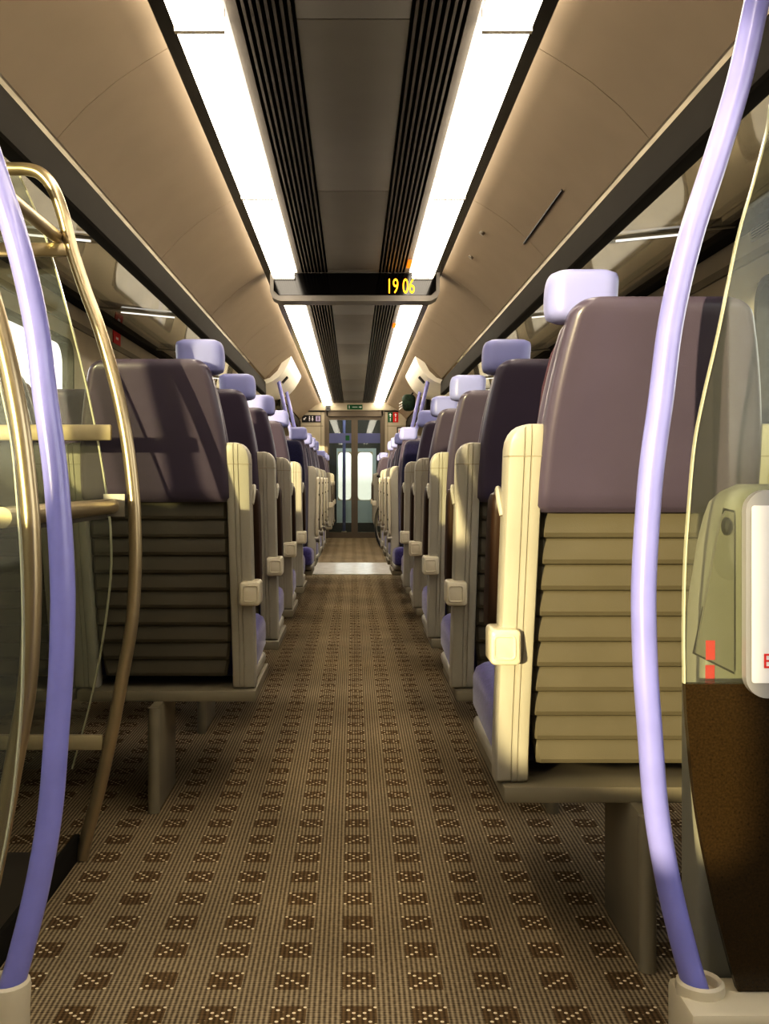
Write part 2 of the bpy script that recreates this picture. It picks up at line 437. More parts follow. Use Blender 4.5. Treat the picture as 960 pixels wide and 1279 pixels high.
# ------------------------------------------------------------------ overhead racks
def luggage_rack(s, ya, yb, label, blabs):
    t = thing('luggage_rack', label, 'luggage rack', (s * .82, ya, 1.7), 0, 'overhead luggage racks')
    L = yb - ya
    def q(x): return s * (x - .82)
    lip = [(.812, .004), (.818, -.003), (.85, -.004), (.868, .006), (.868, .03), (.850, .04), (.846, .115), (.84, .128), (.826, .128), (.818, .115)]
    obj('front_beam', prism(bmesh.new(), [(q(a), b) for a, b in lip], 'y', 0, L), M_BEAM, t)
    obj('glass_shelf', prism(bmesh.new(), [(q(.86), .018), (q(1.31), .062), (q(1.31), .07), (q(.86), .026)], 'y', 0.005, L - .005), M_RGLASS, t)
    obj('wall_rail', prism(bmesh.new(), [(q(1.29), .045), (q(1.355), .05), (q(1.355), .13), (q(1.335), .135), (q(1.29), .085)], 'y', 0, L), M_BEAM, t)
    obj('end_plate', prism(bmesh.new(), [(q(.815), .02), (q(1.35), .06), (q(1.35), .3), (q(.9), .3), (q(.815), .1)], 'y', L - .012, L - .004), M_CEILS, t)
    for D in blabs:
        obj('bracket', prism(bmesh.new(), [(q(.868), .012), (q(1.30), .055), (q(1.30), .06), (q(.868), .0175)], 'y', D - ya - .006, D - ya + .006), M_STEEL, t)
        obj('bracket_bar', prism(bmesh.new(), [(q(.885), .004), (q(1.15), .030), (q(1.15), .036), (q(.885), .010)], 'y', D - ya - .014, D - ya - .006), M_BARGLINT, t)
        obj('support_arm', prism(bmesh.new(), [(q(.868), .03), (q(1.29), .075), (q(1.29), .12), (q(1.1), .085), (q(.868), .045)], 'y', D - ya + .12, D - ya + .145), M_BEAM, t)
    return t
for s, sn in ((-1, 'left'), (1, 'right')):
    luggage_rack(s, 1.53, 9.3, 'dark edged glass overhead rack along the near %s side' % sn, [1.85, 3.37, 4.95, 6.53, 8.11])
    luggage_rack(s, 11.15, 15.45, 'dark edged glass overhead rack on the %s beyond the doorway' % sn, [12.5, 14.1])
    # lining behind the rack: curved cove, part of the ceiling
    prof = [(.80, 1.93), (.95, 2.06), (1.12, 2.08), (1.25, 2.02), (1.33, 1.92), (1.352, 1.84)]
    prof2 = [(a + .008, b + .012) for a, b in prof][::-1]
    struct('rack_lining', prism(bmesh.new(), [(s * a, b) for a, b in prof + prof2], 'y', Y0, Y1), M_LINING, ceil)
    # door mechanism cover over the far doorway, part of the ceiling
    pr = [(.575, 2.085), (.585, 2.04), (.61, 1.985), (.65, 1.92), (.70, 1.865), (.76, 1.825), (.83, 1.80), (.95, 1.79), (1.34, 1.80), (1.34, 2.085)]
    cov = struct('door_cover', prism(bmesh.new(), [(s * a, b) for a, b in pr], 'y', 9.32, 11.1), M_COVER, ceil, angle=50)
    ip = [(.66, 2.06), (.67, 2.0), (.71, 1.925), (.78, 1.86), (.86, 1.835), (.86, 2.06)]
    struct('end_panel', prism(bmesh.new(), [(s * a, b) for a, b in ip], 'y', 9.314, 9.33), M_CEILS, cov, angle=50)
    bm = bmesh.new(); prism(bm, [(s * .655, 1.925), (s * .708, 1.868), (s * .694, 1.852), (s * .640, 1.912)], 'y', 9.75, 9.85)
    struct('grip_slot', bm, M_DARK, cov)
    # added fill light, no real fitting, brightening the rack lining
    la = bpy.data.lights.new('lining_fill', 'AREA'); la.shape = 'RECTANGLE'; la.size = .08; la.size_y = 7.6; la.energy = 12; la.color = (1, .9, .74)
    lo = bpy.data.objects.new('lining_fill', la); COL.objects.link(lo); lo.location = (s * 1.1, 5.4, 1.80); lo.rotation_euler = (math.pi, 0, 0)

# ------------------------------------------------------------------ seats
RC = .266                                   # recline: metres back per metre up
def yb(z): return -RC * (z - .36)
def make_seat(A, style, label, loc, rz=0, group=None):
    """A = +1/-1: which local side the aisle is on.  Local +y is the way the sitter faces."""
    t = thing('train_seat', label, 'seat', loc, rz, group)
    W = .2525
    for s in (A, -A):                       # side frames
        bm = bmesh.new(); secs = []
        w = .063; z0, z1 = .316, 1.0
        zs = [z0, z0 + .006, z0 + .02, .38, .45, .6, .75, .86, .93, z1 - .045, z1 - .03, z1 - .018, z1 - .009, z1 - .003, z1]
        for z in zs:
            ins = 0.0; shr = 0.0
            if z > z1 - .045:
                q = (z - (z1 - .045)) / .045; ins = .034 * (1 - math.sqrt(max(0, 1 - q * q))); shr = .012 * (1 - math.sqrt(max(0, 1 - q * q)))
            if z < z0 + .02:
                q = (z0 + .02 - z) / .02; shr = .012 * (1 - math.sqrt(max(0, 1 - q * q)))
            yc = yb(z) if z > .40 else yb(.40) * ((z - .3) / .1)
            d = .075 + .02 * max(0, (z - .6))
            o, i = W - ins, W - w           # outer, inner |x|
            y0, y1 = yc + shr, yc + d - shr
            r = .008
            # outline: back face with two grooves
            g = .0028
            pts = [(i, y0 + r), (i + r * .3, y0 + r * .3), (i + r, y0)]
            for gc in (.022, .034):
                u = i + gc
                if u + .003 < o - r: pts += [(u - .0016, y0), (u - .001, y0 + g), (u + .001, y0 + g), (u + .0016, y0)]
                else: pts += [(o - r, y0)] * 1 + [(o - r, y0 + 1e-5), (o - r, y0 + 2e-5), (o - r, y0 + 3e-5)]
            pts += [(o - r, y0), (o - r * .3, y0 + r * .3), (o, y0 + r), (o, y1 - r), (o - r * .3, y1 - r * .3), (o - r, y1), (i + r, y1), (i, y1 - r)]
            secs.append([(s * a, b, z) for a, b in pts])
        loft(bm, secs)
        fr = obj('side_frame', bm, M_FRAME, t, angle=30)
        # cap line
        zc = z1 - .058
        x0, x1 = sorted((s * (W - w - .0004), s * (W + .0004)))
        obj('cap_seam', B(x0, x1, yb(zc) - .0005, yb(zc) + .06, zc, zc + .002), M_GREY, fr)
        # foot bar running forward under the cushion
        bm = bmesh.new(); secs = []
        for (yy, hw, hh) in ((0.03, .024, .016), (.1, .027, .018), (.36, .027, .018), (.40, .026, .017), (.415, .020, .013), (.42, .012, .007)):
            secs.append([(s * (W - .031) + a, yy, .336 + b) for a, b in rr(hw, hh, .012, 4)])
        obj('foot_bar', loft(bm, secs), M_FRAME, t)
        if style == 'away' or s != A:
            if s == A:
                # folded armrest standing up against the front of the frame
                bm = bmesh.new(); secs = []
                for z, k in ((.60, .6), (.61, .9), (.63, 1), (.84, 1), (.862, .95), (.873, .8), (.878, .5)):
                    c = yb(z) + .085 + .055
                    secs.append([(s * (W - .011) + a * k, c + b * k, z) for a, b in rr(.023, .042, .012, 4)])
                ar = obj('armrest', loft(bm, secs), M_PAD, t)
                bm = bmesh.new()
                tube(bm, smooth_path([(s * (W - .001), yb(.87) + .06, .835), (s * (W + .003), yb(.87) + .075, .868), (s * (W + .0), yb(.88) + .11, .884), (s * (W - .004), yb(.88) + .155, .876)], 5), .006, 8)
                obj('trim_edge', bm, M_FRAME, ar)
                # clip block at the armrest pivot
                zc = .592; yc = yb(zc)
                bm = bmesh.new(); secs = []
                x0, x1 = W - .035, W + .022
                for yy, k in ((-.024, .82), (-.021, .94), (-.014, 1), (.05, 1), (.056, .94), (.06, .8)):
                    secs.append([(s * ((x0 + x1) / 2 + a * k), yc + yy, zc + b * k) for a, b in rr((x1 - x0) / 2, .034, .01, 4)])
                cl = obj('armrest_clip', loft(bm, secs), M_FRAMELT, t)
                bm = bmesh.new()
                lp = [(s * ((x0 + x1) / 2 + a + .003), yc - .0235, zc + b) for a, b in rr(.019, .021, .007, 4)]
                tube(bm, lp + [lp[0]], .0028, 6, cap=False)
                obj('clip_rim', bm, M_FRAMELT, cl)
        else:
            # pale armrest plate with black bolt heads on the aisle side
            bm = bmesh.new()
            pl = [(yb(.93) + .0, .90), (yb(.9) + .03, .925), (yb(.9) + .085, .91), (yb(.55) + .1, .54), (yb(.52) + .08, .515), (yb(.52) + .03, .515), (yb(.55) + .005, .55)]
            prism(bm, pl, 'x', s * (W - .002), s * (W + .016))
            bmesh.ops.bevel(bm, geom=list(bm.edges), offset=.003, segments=1, affect='EDGES')
            sp = obj('side_plate', bm, M_FRAMELT, t)
            for zz in (.56, .63, .80, .88):
                bm = bmesh.new(); cyl(bm, (s * (W + .012), yb(zz) + .05, zz), (s * (W + .019), yb(zz) + .05, zz), .0075, 10)
                cyl(bm, (s * (W + .012), yb(zz) + .004, zz), (s * (W + .012), yb(zz) + .075, zz), .0075, 10)
                obj('bolt', bm, M_BLACK, sp)
            bm = bmesh.new(); cyl(bm, (s * (W - .01), yb(.5) + .05, .50), (s * (W + .022), yb(.5) + .05, .50), .026, 14)
            obj('pivot', bm, M_STEEL, sp)
    # outer back shell and inner shell
    def shell(z0, z1, yoff, hd, grow, m, name):
        bm = bmesh.new(); secs = []
        N = 26
        for k in range(N + 1):
            f = k / N
            if k <= 3: z = z0 + .012 * (1 - math.cos(f * N / 3 * math.pi / 2))
            else: z = z0 + .012 + (z1 - z0 - .012) * math.sin((k - 3) / (N - 3) * math.pi / 2)
            h = z - z0; H = z1 - z0
            u = max(0, (z - .86) / (z1 - .86))
            hw = .199 - .049 * u ** 2.0
            q = max(0, (z - (z1 - .032)) / .032)
            hw -= .034 * (1 - math.sqrt(max(0, 1 - q * q)))
            d = hd
            qt = max(0, (z - (z1 - .025)) / .025); d -= (hd - .014) * (1 - math.sqrt(max(0, 1 - qt * qt))) * .8
            qb = max(0, (z0 + .012 - z) / .012); d -= .010 * qb; hw -= .008 * qb
            hw += grow
            yc = yb(z) + yoff + hd
            secs.append([(a, yc + b, z) for a, b in rr(hw, d, .022, 6)])
        loft(bm, secs)
        return obj(name, bm, m, t, angle=45)
    shell(.842, 1.213, -.012, .032, 0, M_SHELL, 'back_shell')
    shell(.46, 1.196, .058, .026, -.001, M_SHELL, 'inner_shell')
    # upholstered backrest
    bm = bmesh.new(); secs = []
    for z, hw, hd in ((.44, .165, .03), (.455, .178, .045), (.50, .184, .055), (.62, .184, .06), (.80, .182, .05), (.95, .178, .046), (1.08, .166, .048), (1.14, .154, .042), (1.165, .142, .032), (1.178, .12, .018)):
        secs.append([(a, yb(z) + .112 + .05 + b, z) for a, b in rr(hw, hd, .03, 5)])
    obj('backrest', loft(bm, secs), M_PLUMF if style == 'away' else M_NAVY, t, angle=60)
    # seat cushion
    bm = bmesh.new(); secs = []
    for z, e in ((.335, .012), (.34, .004), (.35, 0), (.415, 0), (.435, .006), (.447, .02), (.452, .04)):
        secs.append([(a, .285 + b, z + (0.02 if b > .1 else 0)) for a, b in rr(.243 - e, .205 - e, .04, 5)])
    obj('cushion', loft(bm, secs), M_CUSH, t, angle=60)
    # ribbed back panel
    bm = bmesh.new(); z0, z1 = .345, .842; n = 10; p = (z1 - z0) / n
    prof = []
    for k in range(n):
        a = z0 + k * p
        prof += [(a, .010), (a + .004, .0), (a + .012, -.002), (a + p - .010, .006), (a + p - .003, .010)]
    prof.append((z1, .010))
    secs = []
    for z, o in prof:
        tp = .186 - .012 * max(0, (.50 - z) / .13) ** 2
        y = yb(z) + .022 + o
        secs.append([(-tp, y + .03, z), (-tp, y + .006, z), (-tp + .008, y, z), (tp - .008, y, z), (tp, y + .006, z), (tp, y + .03, z)])
    loft(bm, secs)
    obj('ribbed_panel', bm, M_RIB, t, angle=25)
    # grab handle on the aisle-side top corner
    bm = bmesh.new(); secs = []
    cz, cx, cy = 1.227, A * .112, yb(1.2) + .085
    for k in range(13):
        f = -1 + 2 * k / 12; zz = cz + .045 * (abs(f) ** .8) * (1 if f > 0 else -1)
        sc = (max(0, 1 - abs(f) ** 3.4)) ** (1 / 3.4)
        sc = max(sc, .25)
        secs.append([(cx + A * .010 * (1 if f < 0 else 1 - .5 * f) + a * (.62 + .38 * sc), cy + b * (.5 + .5 * sc), zz) for a, b in rr(.063, .042, .03, 6)])
    obj('grab_handle', loft(bm, secs), M_HANDLE, t, angle=70)
    # base rail
    obj('base_rail', B(-W + .012, W + .004, -.02, .40, .284, .3155, bev=.004), M_GREY, t)
    return t

def add_leg(t, A):
    """fin-shaped leg under the aisle seat"""
    bm = bmesh.new()
    x = A * -.012 - A * .0
    addbox(bm, -.013 + x, .013 + x, -.085, .17, .002, .286, bev=.003)
    cyl(bm, (x, -.09, .001), (x, -.09, .285), .0165, 14)
    obj('leg', bm, M_GREY, t)

HA = .275; XS = HA + .2525
rR = [1.92, 2.79, 3.68, 4.56, 5.45]
rL = [2.79, 3.64, 4.50, 5.45]
G = 'rows of aisle seats facing away'
labR = ['plum backed aisle seat on the right, nearest the camera with the sunlit frame',
        'plum backed aisle seat on the right, second from the camera, dark back under lavender grip',
        'plum backed aisle seat on the right, third from the camera with pale sunlit grip',
        'plum backed aisle seat on the right, fourth from the camera',
        'plum backed aisle seat on the right, fifth from the camera, before the table']
labL = ['plum backed aisle seat on the left, nearest the camera with shadow stripes on its back',
        'plum backed aisle seat on the left, second from the camera',
        'plum backed aisle seat on the left, third from the camera',
        'plum backed aisle seat on the left, fourth from the camera, before the table']
pR = make_seat(-1, 'away', labR[0], (XS, rR[0], 0), 0, G); add_leg(pR, -1)
for y, l in zip(rR[1:], labR[1:]): dup(pR, (XS, y, 0), 0, l, G)
pL = make_seat(1, 'away', labL[0], (-XS, rL[0], 0), 0, G); add_leg(pL, 1)
for y, l in zip(rL[1:], labL[1:]): dup(pL, (-XS, y, 0), 0, l, G)
# window seats that show past the luggage stack and the glass screen
pW = make_seat(1, 'away', 'dark window seat on the left beside the bright window, nearest the camera', (-XS - .507, rL[0], 0), 0, 'window seats')
for ch in list(pW.children):
    if ch.name.startswith(('grab_handle', 'armrest')):
        for g in list(ch.children): bpy.data.objects.remove(g)
        bpy.data.objects.remove(ch)
dup(pW, (-XS - .507, rL[1], 0), 0, 'window seat on the left, second from the camera behind the luggage stack', 'window seats')
# seats that face the camera
GF = 'rows of seats facing the camera'
fac = [6.85, 7.68, 8.5, 9.28]
fl = ['navy aisle seat on the %s facing the camera across the bay table', 'navy aisle seat on the %s facing the camera, second past the table',
      'navy aisle seat on the %s facing the camera, third past the table', 'navy aisle seat on the %s facing the camera, last before the doorway strip']
XF = .255 + .2525
fR = make_seat(1, 'facing', fl[0] % 'right', (XF, fac[0], 0), math.pi, GF); add_leg(fR, 1)
fL = make_seat(-1, 'facing', fl[0] % 'left', (-XF, fac[0], 0), math.pi, GF); add_leg(fL, -1)
for y, l in zip(fac[1:], fl[1:]):
    dup(fR, (XF, y, 0), math.pi, l % 'right', GF); dup(fL, (-XF, y, 0), math.pi, l % 'left', GF)
# far saloon
for y, l in ((12.5, 'first'), (13.5, 'second'), (14.5, 'third')):
    dup(pL, (-XS, y, 0), 0, 'distant aisle seat on the left beyond the doorway, %s past the strip' % l, G)
for y, l in ((13.5, 'first'), (14.5, 'second')):
    dup(pR, (XS, y, 0), 0, 'distant aisle seat on the right beyond the bicycle, %s past it' % l, G)

# bay tables
for s, sn in ((-1, 'left'), (1, 'right')):
    t = thing('bay_table', 'pale bay table between facing seats on the %s of the aisle' % sn, 'table', (s * .82, 6.12, 0), 0, 'bay tables')
    bm = bmesh.new(); prism(bm, rr(.52, .2, .06, 6), 'z', .70, .728)
    obj('table_top', bm, M_TABLE, t)
    obj('table_leg', B(s * .44 - .02, s * .44 + .02, -.05, .05, .001, .70, bev=.006), M_GREY, t)

# ------------------------------------------------------------------ lavender grab poles
pole_px = [(958, -60), (945, 0), (923, 100), (893, 200), (861, 300), (838, 400), (825, 500), (814, 580), (808, 650), (804.5, 710), (803.5, 760), (806, 840), (811, 910), (819, 1010), (835, 1105), (857, 1195), (869, 1242)]
PD = 1.5
pole_xz = [(at(x, y, PD).x, at(x, y, PD).z) for x, y in pole_px]
pole_xz[-1] = (pole_xz[-1][0] + .006, .115)
def grab_pole(s, loc, label, base_z=.0):
    t = thing('grab_pole', label, 'grab pole', loc, 0, 'curved lavender grab poles')
    top = [(pole_xz[0][0] + .055, 1.93), (pole_xz[0][0] + .02, 1.78)]
    pts = [(s * x, 0, z) for x, z in top + pole_xz]
    bm = bmesh.new(); tube(bm, smooth_path(pts, 6), .0188, 20)
    obj('tube', bm, M_POLE, t)
    bx = s * pole_xz[-1][0]
    bm = bmesh.new(); secs = []
    for z, r in ((.0, .034), (.1, .034), (.138, .036), (.146, .035), (.15, .031), (.146, .026), (.12, .022)):
        secs.append([(bx + r * math.cos(a * math.pi / 10), r * math.sin(a * math.pi / 10), z) for a in range(20)])
    loft(bm, secs)
    obj('socket', bm, M_SOCK, t)
    return t
gpR = grab_pole(1, (0, PD, 0), 'large curved lavender grab pole nearest the camera on the right')
gpL = grab_pole(-1, (0, PD, 0), 'large curved lavender grab pole nearest the camera on the left')
for y, w in ((9.62, 'near'), (10.75, 'far')):
    dup(gpR, (.06, y, 0), 0, 'distant lavender grab pole at the %s side of the far doorway, right' % w)
    dup(gpL, (-.06, y, 0), 0, 'distant lavender grab pole at the %s side of the far doorway, left' % w)

# ------------------------------------------------------------------ glass draught screens
edge_px = [(962, 130), (956, 168), (939.5, 231), (920, 300), (896.5, 415), (877, 500), (866, 560), (859, 640), (855, 700), (853, 780), (854, 860), (858, 920), (865, 990), (874.6, 1050), (885, 1100), (896, 1150), (909, 1200), (919, 1235)]
def screen(s, y, label, dado):
    t = thing('glass_draught_screen', label, 'glass screen', (0, y, 0))
    E = smooth_path([(at(a, b, PD).x, 0, at(a, b, PD).z) for a, b in edge_px], 4)
    E = [(p.x, p.z) for p in E]
    xw = WX - .004; x_top = E[0][0]
    E = [(x_top + .09, 1.72), (x_top + .035, 1.58)] + E
    if dado:
        zs = .595
        up = [p for p in E if p[1] > zs]; lo = [p for p in E if p[1] <= zs]
        mid = (up[-1][0], zs)
        poly = up + [mid, (xw, zs), (xw, 1.72)]
        prism_poly = [(s * a, b) for a, b in poly]
        obj('glass', prism(bmesh.new(), prism_poly, 'y', -.004, .004), M_GLASS, t, smooth=False)
        bot = [mid] + lo + [(xw, lo[-1][1]), (xw, zs)]
        obj('lower_panel', prism(bmesh.new(), [(s * a, b) for a, b in bot], 'y', -.007, .007), M_DADO, t, smooth=False)
        ed = up + [mid]
        obj('plinth', B(.485, WX - .001, -.07, .045, .001, .133, bev=.01), M_SOCK, t)
    else:
        poly = E + [(xw, E[-1][1]), (xw, 1.72)]
        obj('glass', prism(bmesh.new(), [(s * a, b) for a, b in poly], 'y', -.004, .004), M_GLASS, t, smooth=False)
        ed = E
        obj('plinth', B(-WX + .001, -.66, -.05, .05, .001, .133, bev=.01), M_SOCK, t)
    obj('glass_edge', loft(bmesh.new(), [[(s * (a - .0012), -.0045, b), (s * (a + .0012), -.0045, b), (s * (a + .0012), .0045, b), (s * (a - .0012), .0045, b)] for a, b in ed]), M_EDGE, t)
    return t
screen(1, PD, 'clear glass screen with dark brown lower panel beside the right pole', True)
screen(-1, PD, 'clear glass screen edge at the far left beside the left pole', False)
# second screen between luggage stack and first left seat
t = thing('glass_draught_screen', 'curved glass screen between luggage stack and first left seat', 'glass screen', (0, 2.46, 0))
E = [(at(a, b, 2.46).x, at(a, b, 2.46).z) for a, b in ((20, 210), (45, 265), (65, 322), (87, 400), (105, 470), (118, 530), (128, 585), (135, 635), (138, 665), (138, 720), (128, 800), (112, 880), (90, 960))]
E = [(p.x, p.z) for p in smooth_path([(a, 0, b) for a, b in E], 4)]
obj('glass', prism(bmesh.new(), E + [(-WX + .004, E[-1][1]), (-WX + .004, E[0][1])], 'y', -.004, .004), M_GLASS, t, smooth=False)
obj('glass_edge', loft(bmesh.new(), [[(a - .0015, -.0045, b), (a + .0025, -.0045, b), (a + .0025, .0045, b), (a - .0015, .0045, b)] for a, b in E]), M_EDGE, t)
obj('floor_post', B(-1.3, -1.22, -.02, .02, .001, E[-1][1] + .01, bev=.004), M_GREY, t)

# ------------------------------------------------------------------ luggage stack on the left
LD = 2.36
t = thing('luggage_stack', 'bronze tubed luggage stack with shelves behind the left pole', 'luggage stack', (-.65, 1.6, 0))
px = [(6, 211), (36, 212), (52, 218), (66, 235), (78, 266), (90, 313), (108, 367), (124, 410), (144, 479), (158, 547), (166, 612), (168.5, 653), (169, 706), (165, 775), (154, 839), (139, 919), (125, 982), (109, 1041), (102, 1069)]
P = [(at(a, b, LD).x, at(a, b, LD).z) for a, b in px]
P[-1] = (P[-1][0], .004)
ox, oy = .65, -1.6
for D in (1.6, LD):
    bm = bmesh.new()
    tube(bm, smooth_path([(-1.34 + ox, D + oy, P[0][1] - .002), (-1.1 + ox, D + oy, P[0][1])] + [(x + ox, D + oy, z) for x, z in P], 5), .0155, 16)
    up = obj('upright', bm, M_BRONZE, t)
def bar(name, x0, x1, z0, z1, y0, y1, m=M_BAR, bev=.004): return obj(name, B(x0 + ox, x1 + ox, y0 + oy, y1 + oy, z0, z1, bev=bev), m, t)
bar('cross_bar', -1.34, -.572, .994, 1.032, LD - .008, LD + .008)
bar('cross_bar', -1.34, -.592, .262, .298, LD - .008, LD + .008)
bar('cross_bar', -1.34, -.67, 1.43, 1.462, LD - .008, LD + .008, M_BRONZE)
bm = bmesh.new(); tube(bm, [(-.565 + ox, 1.6 + oy, .84), (-.565 + ox, LD + oy, .84)], .0175, 14); obj('shelf_rail', bm, M_BRONZE, t)
bar('rail_bracket', -.585, -.535, .815, .868, LD - .026, LD - .022, M_STEEL, 0)
obj('shelf', B(-1.34 + ox, -.575 + ox, 1.61 + oy, LD - .02 + oy, .812, .826), M_TRAY, t)
for x in (-.70, -1.0):
    bm = bmesh.new(); tube(bm, [(x + ox, 1.6 + oy, 1.475), (x + ox, LD + oy, 1.475)], .015, 12); obj('shelf_rail', bm, M_BRONZE, t)
bm = bmesh.new(); addbox(bm, -1.34 + ox, -.655 + ox, 1.57 + oy, LD + .02 + oy, .001, .012)
obj('tray', bm, M_TRAY, t)
bar('tray_lip', -.662, -.650, .001, .06, 1.57, LD + .01, M_BEAM, .002)

# ------------------------------------------------------------------ litter bin and notice behind the right screen
t = thing('litter_bin', 'grey tapered litter bin behind the right glass screen', 'bin', (.66, 1.605, 0))
bm = bmesh.new(); secs = []
for z, xl, k in ((.001, .540, 0), (.56, .541, 0), (.60, .541, 0), (.70, .550, 0), (.80, .566, 0), (.84, .576, 0), (.865, .584, .004), (.882, .599, .014), (.894, .62, .03)):
    xr = .79 - k
    secs.append([(a - .66, b, z) for a, b in rr((xr - xl) / 2, .05 - k, .016, 4, (xl + xr) / 2, 0)])
obj('body', loft(bm, secs), M_BIN, t, angle=50)
flp = [(.531, .632), (.590, .603), (.590, .850), (.578, .853), (.570, .838)]
flap = obj('flap', prism(bmesh.new(), [(a - .66, b) for a, b in flp], 'y', -.060, -.049), mat('bin_flap_plastic', (124, 121, 108), .4, var=.05), t)
obj('flap_seam', prism(bmesh.new(), [(a - .66, b) for a, b in [(.529, .630), (.593, .598), (.593, .853), (.577, .857)]], 'y', -.0525, -.049), M_DARK, flap)
bm = bmesh.new(); secs = []
for yy, k in ((-.056, 1), (-.066, .95), (-.071, .7), (-.073, .3)):
    secs.append([(.577 - .66 + .0075 * k * math.cos(a * math.pi / 8), yy, .829 + .0145 * k * math.sin(a * math.pi / 8)) for a in range(16)])
obj('knob', loft(bm, secs), M_DARK, flap)
obj('red_sticker', B(.546 - .66, .560 - .66, -.0612, -.0595, .622, .652), M_RED, flap)
obj('red_sticker', B(.549 - .66, .563 - .66, -.0515, -.0495, .56, .612), M_RED, t)

t = thing('notice_panel', 'white notice in a rounded grey frame on the right glass screen', 'notice', (.70, PD - .012, 0))
oz = at(0, 612, 1.48).z; bz = at(0, 872, 1.48).z
bm = bmesh.new(); prism(bm, rr(.118, (oz - bz) / 2, .032, 8, 0, (oz + bz) / 2), 'y', -.010, .006)
bmesh.ops.bevel(bm, geom=[e for e in bm.edges if len(e.link_faces) == 2 and e.calc_face_angle(0) > 1], offset=.004, segments=2, affect='EDGES')
obj('notice_frame', bm, M_SIGNF, t)
obj('notice_face', prism(bmesh.new(), rr(.110, (oz - bz) / 2 - .023, .004, 3, 0, (oz + bz) / 2), 'y', -.0118, -.0105), M_WHITE, t)
text_mesh('red_letter', 'E', .031, M_RED, t, (-.0865, -.0122, at(0, 826, 1.48).z), 1.0, .0004)

# ------------------------------------------------------------------ hanging information display
DD = 5.75
xl, xr = at(337, 0, DD).x, at(549, 0, DD).x; zt, zb = at(0, 340, DD).z, at(0, 376, DD).z
t = thing('information_display', 'hanging grey information display showing 19 06 in amber', 'display', ((xl + xr) / 2, DD, zb))
hw = (xr - xl) / 2; H = zt - zb
pro = [(-hw, H), (-hw, .055), (-hw + .012, .022), (-hw + .045, .004), (-hw + .07, 0), (hw - .07, 0), (hw - .045, .004), (hw - .012, .022), (hw, .055), (hw, H)]
obj('housing', prism(bmesh.new(), pro, 'y', 0, .14), M_HOUSE, t)
pin = [(-hw + .022, H - .006), (-hw + .022, .06), (-hw + .05, .034), (hw - .05, .034), (hw - .022, .06), (hw - .022, H - .006)]
obj('screen', prism(bmesh.new(), pin, 'y', -.004, .01), M_SCREEN, t)
text_mesh('time_digits', '19 06', .122, M_AMBER, t, (at(500, 0, DD).x - (xl + xr) / 2, -.006, at(0, 358.5, DD).z - zb), .60, .0008)
struct('hanger', B(-.3, .3, .03, .11, H - .001, ZC + .046 - zb), M_BLACK, t) if ZC + .046 - zb > H + .004 else None

# glowing patches standing in for the display's amber reflection in the trim
for (pxx, pyy, w) in ((511, 329, 'nearer, just before the display'), (492, 406, 'farther, just past the display')):
    D = (ZC - .003 - CAMZ) * F / (CYP - pyy); x = (pxx - CXP) * D / F
    bm = bmesh.new(); prism(bm, rr(.011, .09, .01, 5, x, D), 'z', ZC - .010, ZC - .0025)
    tag(obj('amber_reflection', bm, M_AMBERREFL), 'small painted amber reflection glow beside the right ceiling light, %s' % w, 'reflection', 'painted amber reflections')

# ------------------------------------------------------------------ far bulkhead with sliding doors
DX0, DX1, DZ = -.415, .46, 1.965
wf = struct('wall_front', slab(bmesh.new(), -WX, WX, Y1, Y1 + .06, 0, ZROOF, [(DX0, DX1, 0, DZ)], 'y'), M_WALL)
struct('header_ledge', B(-WX, WX, Y1 - .05, Y1, 1.985, 2.14, bev=.004), M_WALL, wf)
struct('dark_strip', B(-WX, WX, Y1 - .012, Y1 + .001, 1.965, 1.985), M_DARK, wf)  # solid dark line below the header ledge
for x0, x1 in ((-1.3, -.47), (.52, 1.3)):
    struct('panel_seam', B(x0, x1, Y1 - .004, Y1, 1.74, 1.75), M_GREY, wf)
    xx = -.5 if x0 < 0 else .535
    struct('panel_seam', B(xx - .005, xx + .005, Y1 - .004, Y1, .1, 1.965), M_GREY, wf)
bm = bmesh.new()
addbox(bm, DX0 - .03, DX0 + .02, Y1 - .02, Y1 + .07, 0, DZ + .02); addbox(bm, DX1 - .02, DX1 + .03, Y1 - .02, Y1 + .07, 0, DZ + .02); addbox(bm, DX0, DX1, Y1 - .02, Y1 + .07, DZ - .07, DZ + .02)
struct('door_frame', bm, M_DFRAME, wf)
vl = thing('ceiling_light', 'added glowing fill panel over the vestibule beyond the far doors', 'light', (0, 16.4, 2.2))  # glowing panel added to brighten the end wall behind the doors
obj('diffuser', B(-.5, .5, -.35, .35, 0, .03), M_LIGHT, vl)  # glowing face of the added fill panel, not a real fitting
for i, (x0, x1) in enumerate(((DX0 + .02, .02), (.02, DX1 - .02))):
    bm = bmesh.new(); addbox(bm, x0, x1, Y1 + .02, Y1 + .05, .005, .09); addbox(bm, x0, x1, Y1 + .02, Y1 + .05, 1.84, 1.895)
    a, b = (x0, x0 + .02) if i == 0 else (x1 - .02, x1); addbox(bm, a, b, Y1 + .02, Y1 + .05, .09, 1.84)
    a, b = (x1 - .05, x1 - .001) if i == 0 else (x0 + .001, x0 + .05); addbox(bm, a, b, Y1 + .01, Y1 + .05, .09, 1.84)
    d = struct('door_%d' % (1 + i), bm, M_DFRAME)
    struct('door_glass', B(x0 + .01, x1 - .01, Y1 + .032, Y1 + .038, .085, 1.845), M_DGLASS, d)
    struct('glass_band', B(x0 + .02, x1 - .05 if i == 0 else x1 - .02, Y1 + .029, Y1 + .0315, 1.48, 1.635) if i == 0 else B(x0 + .05, x1 - .02, Y1 + .029, Y1 + .0315, 1.48, 1.635), M_BAND, d)
    c = -.01 if i == 0 else .05
    if i == 0: struct('green_label', B(-.12, -.06, Y1 + .027, Y1 + .029, 1.52, 1.60), M_GREEN, d)
